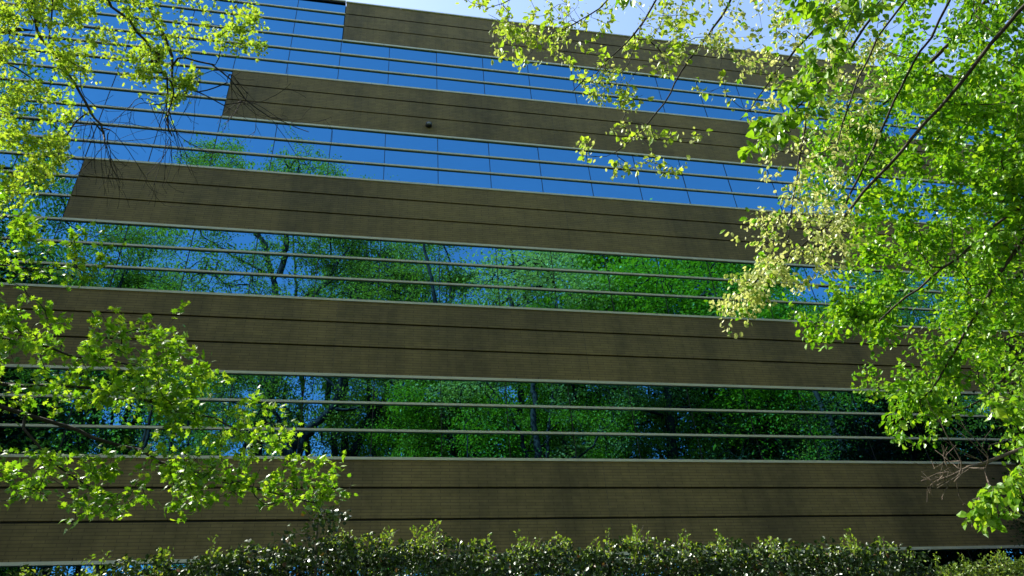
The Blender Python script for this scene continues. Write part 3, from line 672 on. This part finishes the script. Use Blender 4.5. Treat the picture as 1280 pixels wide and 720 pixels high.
tgA = np.vstack([spread([(600, -20), (890, -20), (880, 90), (760, 100), (670, 75), (610, 60)], 175, 5.3, 6.4, .5, 34, 9),
                 spread([(565, -15), (620, -15), (600, 20), (570, 18)], 8, 5.4, 5.8),
                 spread([(620, 20), (690, 20), (665, 80), (625, 75)], 30, 5.4, 5.8, .5, 6, 7),
                 spread([(715, 100), (800, 95), (815, 130), (770, 140), (730, 130)], 38, 5.3, 5.7, .5, 8, 7),
                 spread([(705, 180), (760, 150), (885, 170), (880, 200), (800, 228), (745, 222)], 44, 5.3, 5.7, .4, 12, 7),
                 spread([(830, 20), (900, 20), (910, 140), (850, 110)], 22, 5.3, 5.8, .4, 8, 8)])
tgB = np.vstack([spread([(880, -20), (1130, -20), (1110, 60), (1060, 110), (950, 120), (890, 60)], 170, 5.4, 6.6, .5, 34, 10),
                 spread([(930, 110), (1060, 60), (1120, 60), (1100, 180), (1040, 230), (960, 220)], 110, 5.4, 6.2, .5, 18, 10),
                 spread([(930, 300), (945, 235), (1000, 225), (1075, 260), (1070, 310), (1020, 350), (960, 385), (930, 340)], 165, 5.2, 6.2, .45, 44, 15),
                 spread([(890, 400), (905, 360), (960, 330), (970, 395), (905, 405)], 60, 5.2, 5.6, .6, 8, 8)])
sk.grow(tgA, seg=.07, wob=.005, sag=.08); ta = list(sk.tips); sk.grow(tgB, seg=.07, wob=.005, sag=.08); tb = sk.tips[len(ta):]
hc = hidden_crown(sk, b0+[0, 0, 11.5], (3, 3, 4), 200, 73)
put(root, 'trunk', sk.tubes(.0013, 5, 2.3, .17), B_DARK)
put(root, 'crown', cat([spray_leaves(sk, 6, .029, T_disc(), .9, .2, .10, .02, ta), spray_leaves(sk, 2, .05, T_ovate(), .5, .6, .1, .015, ta), spray_leaves(sk, 9, .033, T_disc(), .9, .2, .12, .026, tb), spray_leaves(sk, 1, .05, T_ovate(), .5, .6, .12, .02, tb), hc]), [L_SEEDG, L_YEL, L_SEED, L_GRN, L_GRN])

# --- right: dense bright green tree with a thick diagonal limb
b0 = np.array([18.0, -8.0, float(ground_z(18., -8.))]); root = fg_tree('beech_tree', 'dense bright green leafy tree with a thick diagonal limb filling the right side', b0, None, 0)
sk = Skel(); sk.chain([b0-[0, 0, .1], b0+[.1, .1, 3], b0+[.0, 0, 7], b0+[-.5, 0, 13], b0+[-.5, 0, 18]], .26, .03, seg=.4)
limb(sk, [(1420, -150), (1330, -50), (1280, 10), (1240, 50), (1215, 85), (1190, 120), (1150, 158), (1120, 200), (1078, 237), (1052, 275)], (6.1, 5.7), .038, .010, wob=.004)
limb(sk, [(1420, 190), (1330, 230), (1280, 258), (1240, 280), (1215, 305), (1188, 335), (1150, 355), (1100, 400)], (6.6, 6.1), .018, .005)
limb(sk, [(1400, 220), (1320, 250), (1280, 300), (1235, 370), (1205, 410), (1180, 470), (1150, 500)], (6.8, 6.3), .022, .006)
limb(sk, [(1420, 380), (1330, 420), (1280, 450), (1230, 500), (1180, 520)], (8.2, 7.4), .028, .006)
limb(sk, [(1350, -60), (1250, -20), (1180, 60), (1130, 110), (1090, 140)], (7.6, 6.9), .02, .005)
main_poly = [(1110, 95), (1150, 50), (1200, -20), (1310, -30), (1310, 520), (1200, 500), (1140, 520), (1095, 500), (1080, 470), (1110, 440), (1060, 420), (1040, 405), (1080, 360), (1050, 300), (1080, 240), (1060, 200), (1050, 150)]
tg = np.vstack([spread(main_poly, 600, 6.2, 8.6, .8, 120, 13),
                spread([(1170, 100), (1310, 60), (1310, 500), (1200, 470), (1170, 400)], 480, 7.2, 10.0, .7, 70, 15),
                spread([(1090, 200), (1280, 120), (1290, 300), (1150, 330), (1060, 300)], 200, 6.2, 7.2, .7, 34, 12),
                spread([(955, 400), (1000, 370), (1060, 330), (1130, 330), (1110, 420), (1040, 440), (1000, 410)], 85, 6.2, 7.0, .6, 22, 10),
                spread([(1000, 120), (1110, 95), (1090, 250), (1020, 260), (990, 200)], 100, 6.8, 7.8, .5, 28, 11),
                spread([(1080, 60), (1120, -30), (1310, -40), (1310, 60), (1200, 120), (1090, 150)], 170, 6.6, 8.6, .5, 40, 12),
                spread([(1100, 480), (1180, 450), (1185, 540), (1130, 560)], 46, 6.2, 7.2, .6, 10, 10),
                spread([(1220, 480), (1290, 480), (1290, 560), (1240, 560)], 16, 7.0, 8.5, .5, 10, 12)])
sk.grow(tg, seg=.11, wob=.008, sag=.05)
hc = hidden_crown(sk, b0+[0, 0, 13], (3.6, 3.6, 5), 260, 74)
put(root, 'trunk', sk.tubes(.0018, 6, 2.4, .26), B_BRN)
put(root, 'crown', cat([spray_leaves(sk, 17, .046, T_ovate(.34), .45, .7, .26, .038), hc]), [L_GRN])

# --- near, top right: hanging sprays of broad leaves
b0 = np.array([6.0, -15.6, float(ground_z(6, -15.6))]); root = fg_tree('linden_tree', 'hanging spray of broad mid green leaves in front of the pale seeds, upper right', b0, None, 0)
sk = Skel(); sk.chain([b0-[0, 0, .1], b0+[-.1, .1, 2.5], b0+[-.2, 0.2, 5], b0+[-.5, .3, 8], b0+[-.4, .3, 11]], .12, .02, seg=.3)
limb(sk, [(1300, -330), (1180, -90), (1137, 0), (1108, 34), (1085, 67), (1065, 107), (1056, 150), (1048, 175)], (4.4, 3.7), .017, .003)
limb(sk, [(1108, -60), (1115, 0), (1060, 60), (1010, 120), (965, 170), (930, 192)], (4.1, 3.6), .008, .0025)
limb(sk, [(1090, -120), (1050, -30), (990, -60), (860, -80), (790, -40), (780, -8)], (4.0, 3.6), .006, .002)
tg = np.vstack([spread([(1040, -20), (1110, -20), (1090, 50), (1045, 90), (1000, 130), (990, 90)], 46, 3.5, 4.0, .3, 12, 9),
                spread([(985, 90), (1040, 90), (1020, 150), (960, 190), (925, 190), (950, 140)], 44, 3.5, 3.9, .3, 12, 9),
                spread([(940, -10), (1040, -10), (1020, 25), (980, 25)], 12, 3.5, 3.9),
                spread([(765, -10), (800, -10), (795, 12), (770, 10)], 4, 3.4, 3.6)])
sk.grow(tg, seg=.06, wob=.004, sag=.1)
hc = hidden_crown(sk, b0+[.4, 0, 8], (2, 2, 3), 110, 75)
put(root, 'trunk', sk.tubes(.0013, 6, 2.3, .12), B_DARK)
put(root, 'crown', cat([spray_leaves(sk, 6, .054, T_ovate(.27, .06, .2), .9, .5, .12, .012), hc]), [L_BIG])

# --- near, lower right: leafy branch and bare pale twigs
b0 = np.array([6.3, -13.6, float(ground_z(6.3, -13.6))]); root = fg_tree('hornbeam_tree', 'sapling with bare tan twigs and fresh leaves at the lower right edge', b0, None, 0)
sk = Skel(); sk.chain([b0-[0, 0, .1], b0+[.05, .05, 1.5], b0+[0, 0, 3], b0+[.1, 0, 5], b0+[.1, 0, 6.5]], .06, .012, seg=.25)
limb(sk, [(1380, 520), (1280, 556), (1245, 577), (1212, 588), (1190, 590), (1172, 601)], (5.2, 4.7), .013, .003)
limb(sk, [(1212, 588), (1190, 604), (1170, 612), (1140, 603)], (4.8, 4.6), .004, .0015)
limb(sk, [(1232, 585), (1238, 600), (1236, 640)], (4.8, 4.7), .004, .0015)
limb(sk, [(1400, 690), (1300, 655), (1255, 633), (1240, 620)], (4.7, 4.4), .005, .002)
limb(sk, [(1380, 590), (1300, 575), (1270, 590)], (4.7, 4.4), .006, .002)
limb(sk, [(1360, 480), (1300, 480), (1240, 505)], (4.7, 4.4), .006, .002)
for (x, y, n_, L, h) in [(1212, 588, 3, 70, 195), (1190, 590, 4, 50, 170), (1245, 577, 2, 60, 250), (1190, 604, 4, 40, 140), (1172, 601, 3, 35, 180), (1236, 600, 2, 40, 80), (1230, 582, 2, 70, 215)]: twigfan(sk, x, y, n_, L, 4.75, h, 30, .0022, 2)
nb = 0
tg = np.vstack([spread([(1215, 500), (1290, 480), (1290, 515), (1240, 520)], 16, 4.2, 4.6), spread([(1205, 665), (1225, 610), (1290, 565), (1290, 630), (1240, 660)], 44, 4.2, 4.7, .4, 10, 8), spread([(1195, 650), (1240, 625), (1250, 660), (1210, 670)], 14, 4.2, 4.4)])
sk.grow(tg, seg=.06, wob=.004, sag=.08)
hc = hidden_crown(sk, b0+[.5, 0, 4.5], (1.3, 1.3, 2), 60, 76)
put(root, 'trunk', sk.tubes(.0014, 5, 2.3, .06), B_TAN)
put(root, 'crown', cat([spray_leaves(sk, 7, .047, T_ovate(.3, .08, .2), .7, .5, .12, .012, sk.tips[nb:]), hc]), [L_MAP])

# ------------------------------------------------------------------ hedges
def hedge(name, label, prof, dfront, depth, nleaf, lsize, mats, seed, shoots, lo_px=760, top_bias=1.0, stemc=B_GREY):
    """prof: top line as (px, py) seen from the camera; the hedge stands dfront metres (along y) in front of it"""
    global rng
    keep = rng; rng = np.random.default_rng(seed)
    px = np.array([q[0] for q in prof], float); tops = []
    for x, y in prof:
        d = ray(x, y); d = d/d[1]; tops.append((d[0]*dfront, 1.6+d[2]*dfront))
    tx = np.array([q[0] for q in tops]); tz = np.array([q[1] for q in tops]); yf = -D+dfront
    xm = (tx[0]+tx[-1])/2; gz = float(ground_z(xm, yf)); root = empty(name, (xm, yf+depth/2, gz)); tag(root, label, 'hedge')
    def topz(x): return np.interp(x, tx, tz)
    n1 = int(nleaf*.72); x = rng.uniform(tx[0], tx[-1], n1); T_ = topz(x)
    u = 1-rng.random(n1)**1.0*1.0; z = gz+.05+(T_-gz-.05)*np.power(rng.random(n1), .42)
    bump = .10*np.sin(x*5.1+z*3)+.08*np.sin(x*2.3-z*6+1)+.06*np.sin(x*11+z*9)
    near = (T_-z)/.35; rnd_ = np.clip(1-near, 0, 1)**2*depth*.45
    y = yf+rnd_+bump+np.abs(rng.normal(0, .11, n1))
    A = np.stack([x, y, z], 1); An = np.tile([0, -.8, .5], (n1, 1))
    n2 = nleaf-n1; x = rng.uniform(tx[0], tx[-1], n2); y = yf+rng.uniform(0, depth, n2); T_ = topz(x)-.06*np.abs(rng.normal(0, 1, n2))+.05*np.sin(x*9+y*7)+.03*np.sin(x*23)
    k = (y-yf)/depth; z = T_-np.clip(.35-k, 0, 1)**2*.8-np.clip(k-.65, 0, 1)**2*.8
    B = np.stack([x, y, z], 1); Bn = np.tile([0, -.25, .9], (n2, 1))
    pos = np.vstack([A, B]); nr = unit(np.vstack([An, Bn])+rand_unit(len(pos))*.85); dr = rand_unit(len(pos)); dr[:, 2] += .35
    sz = lsize*rng.uniform(.55, 1.35, len(pos)); dz = topz(pos[:, 0])-pos[:, 2]; young = rng.random(len(pos)) < np.clip(.42-dz/.26, 0.01, .42)  # lighter leaves near the top: new growth, plus sunlit tips put into colour
    lv = [leaves(pos[~young], unit(dr)[~young], nr[~young], sz[~young], T_ovate(.36, .12, .1))]
    # stems: upright wood inside plus shoots breaking the top line
    sk = Skel(); nst = int((tx[-1]-tx[0])*3.2)
    for i in range(nst):
        xx = tx[0]+(i+rng.random())/nst*(tx[-1]-tx[0]); yy = yf+depth*rng.uniform(.3, .7); h = topz(xx)-gz-.15
        sk.chain([(xx, yy, gz-.05), (xx+rng.normal(0, .08), yy+rng.normal(0, .08), gz+h*.5), (xx+rng.normal(0, .15), yy+rng.normal(0, .12), gz+h)], .016, .005, seg=.14, wob=.012)
    tg = pos[rng.choice(len(pos), min(900, len(pos)), replace=False)]; sk.grow(tg, seg=.07, wob=.008, tipflag=False)
    lv.append(leaves(pos[young], unit(dr)[young], nr[young], sz[young]*.85, T_ovate(.34, .12, .1))); sp = []; sd = []
    for (sx, sy, n_, hgt) in shoots:
        for _ in range(n_):
            q = P(sx+rng.normal(0, 9), sy, 1.0); d = q-CAM; d = d/d[1]; yy = dfront+rng.uniform(.05, depth*.5)
            xx = d[0]*yy; zb = topz(np.clip(xx, tx[0], tx[-1]))-.12; zt_ = topz(np.clip(xx, tx[0], tx[-1]))+hgt*rng.uniform(.1, 1.0)**1.3
            b = sk.chain([(xx, yf+yy-dfront, zb), (xx+rng.normal(0, .02), yf+yy-dfront, (zb+zt_)/2), (xx+rng.normal(0, .04), yf+yy-dfront+rng.normal(0, .02), zt_)], .003, .0012, seg=.03, wob=.003)
            m_ = int((zt_-zb)/.011)+3
            for j in range(m_):
                f = (j+.5)/m_; sp.append(((xx)+rng.normal(0, .014), yf+yy-dfront+rng.normal(0, .014), zb+(zt_-zb)*f)); v = rand_unit(1)[0]; v[2] = abs(v[2])*.6+.5; sd.append(v)
    if sp:
        sp = np.array(sp); sd = unit(np.array(sd)); nn = unit(rand_unit(len(sp))+np.array([-.3, -.3, .6])); lv.append(leaves(sp, sd, nn, lsize*.85*rng.uniform(.6, 1.2, len(sp)), T_ovate(.32, .12, .1)))
    mats = list(mats)+[mats[-1]]
    put(root, 'stems', sk.tubes(.0012, 5, 2.3, .02), stemc); put(root, 'foliage', cat(lv), mats)
    rng = keep
prof = [(-60, 716), (20, 708), (60, 699), (130, 692), (180, 688), (240, 680), (285, 676), (330, 672), (360, 665), (395, 660), (440, 664), (480, 664), (530, 660), (580, 668), (640, 674), (690, 670), (740, 672), (800, 668), (860, 668), (930, 670), (1000, 671), (1060, 670), (1110, 673), (1150, 680), (1180, 694), (1200, 706)]
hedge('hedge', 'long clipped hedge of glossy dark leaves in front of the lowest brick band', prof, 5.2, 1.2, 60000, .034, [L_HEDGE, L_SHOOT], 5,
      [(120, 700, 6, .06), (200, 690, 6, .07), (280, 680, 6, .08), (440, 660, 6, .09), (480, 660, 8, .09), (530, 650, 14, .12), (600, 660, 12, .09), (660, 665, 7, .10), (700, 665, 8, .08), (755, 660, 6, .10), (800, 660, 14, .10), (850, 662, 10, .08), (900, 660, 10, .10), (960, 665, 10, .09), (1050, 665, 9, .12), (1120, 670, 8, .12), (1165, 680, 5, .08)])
prof = [(1150, 712), (1180, 706), (1215, 700), (1240, 694), (1300, 692), (1400, 690), (1500, 688)]
hedge('hedge', 'lighter yellow green hedge under the last strip of glass at the lower right', prof, 7.0, 1.2, 22000, .034, [L_HEDGE2, L_SHOOT], 6,
      [(1200, 700, 6, .15), (1250, 695, 10, .12), (1290, 692, 8, .12)])
# climbing shrub breaking out of the hedge on the left
c = P(398, 640, 5.6); b0 = np.array([c[0], c[1], float(ground_z(c[0], c[1]))]); root = empty('holly_shrub', tuple(b0)); tag(root, 'upright bush rising out of the dark hedge below the maple branch', 'shrub')
sk = Skel(); sk.chain([b0, b0+[.03, 0, 1.2], c+[0, 0, -.1]], .02, .008, seg=.15, wob=.01)
tg = np.vstack([spread([(355, 720), (330, 680), (375, 660), (390, 636), (415, 628), (432, 650), (440, 700)], 70, 5.2, 5.8), spread([(370, 645), (395, 625), (430, 628), (425, 650)], 8, 5.2, 5.6)])
sk.grow(tg, seg=.06, wob=.006); put(root, 'stems', sk.tubes(.0013, 5, 2.3, .02), B_GREY); put(root, 'foliage', cat([spray_leaves(sk, 7, .036, T_ovate(.34), .1, .6, .12, .03)]), [L_HEDGE])
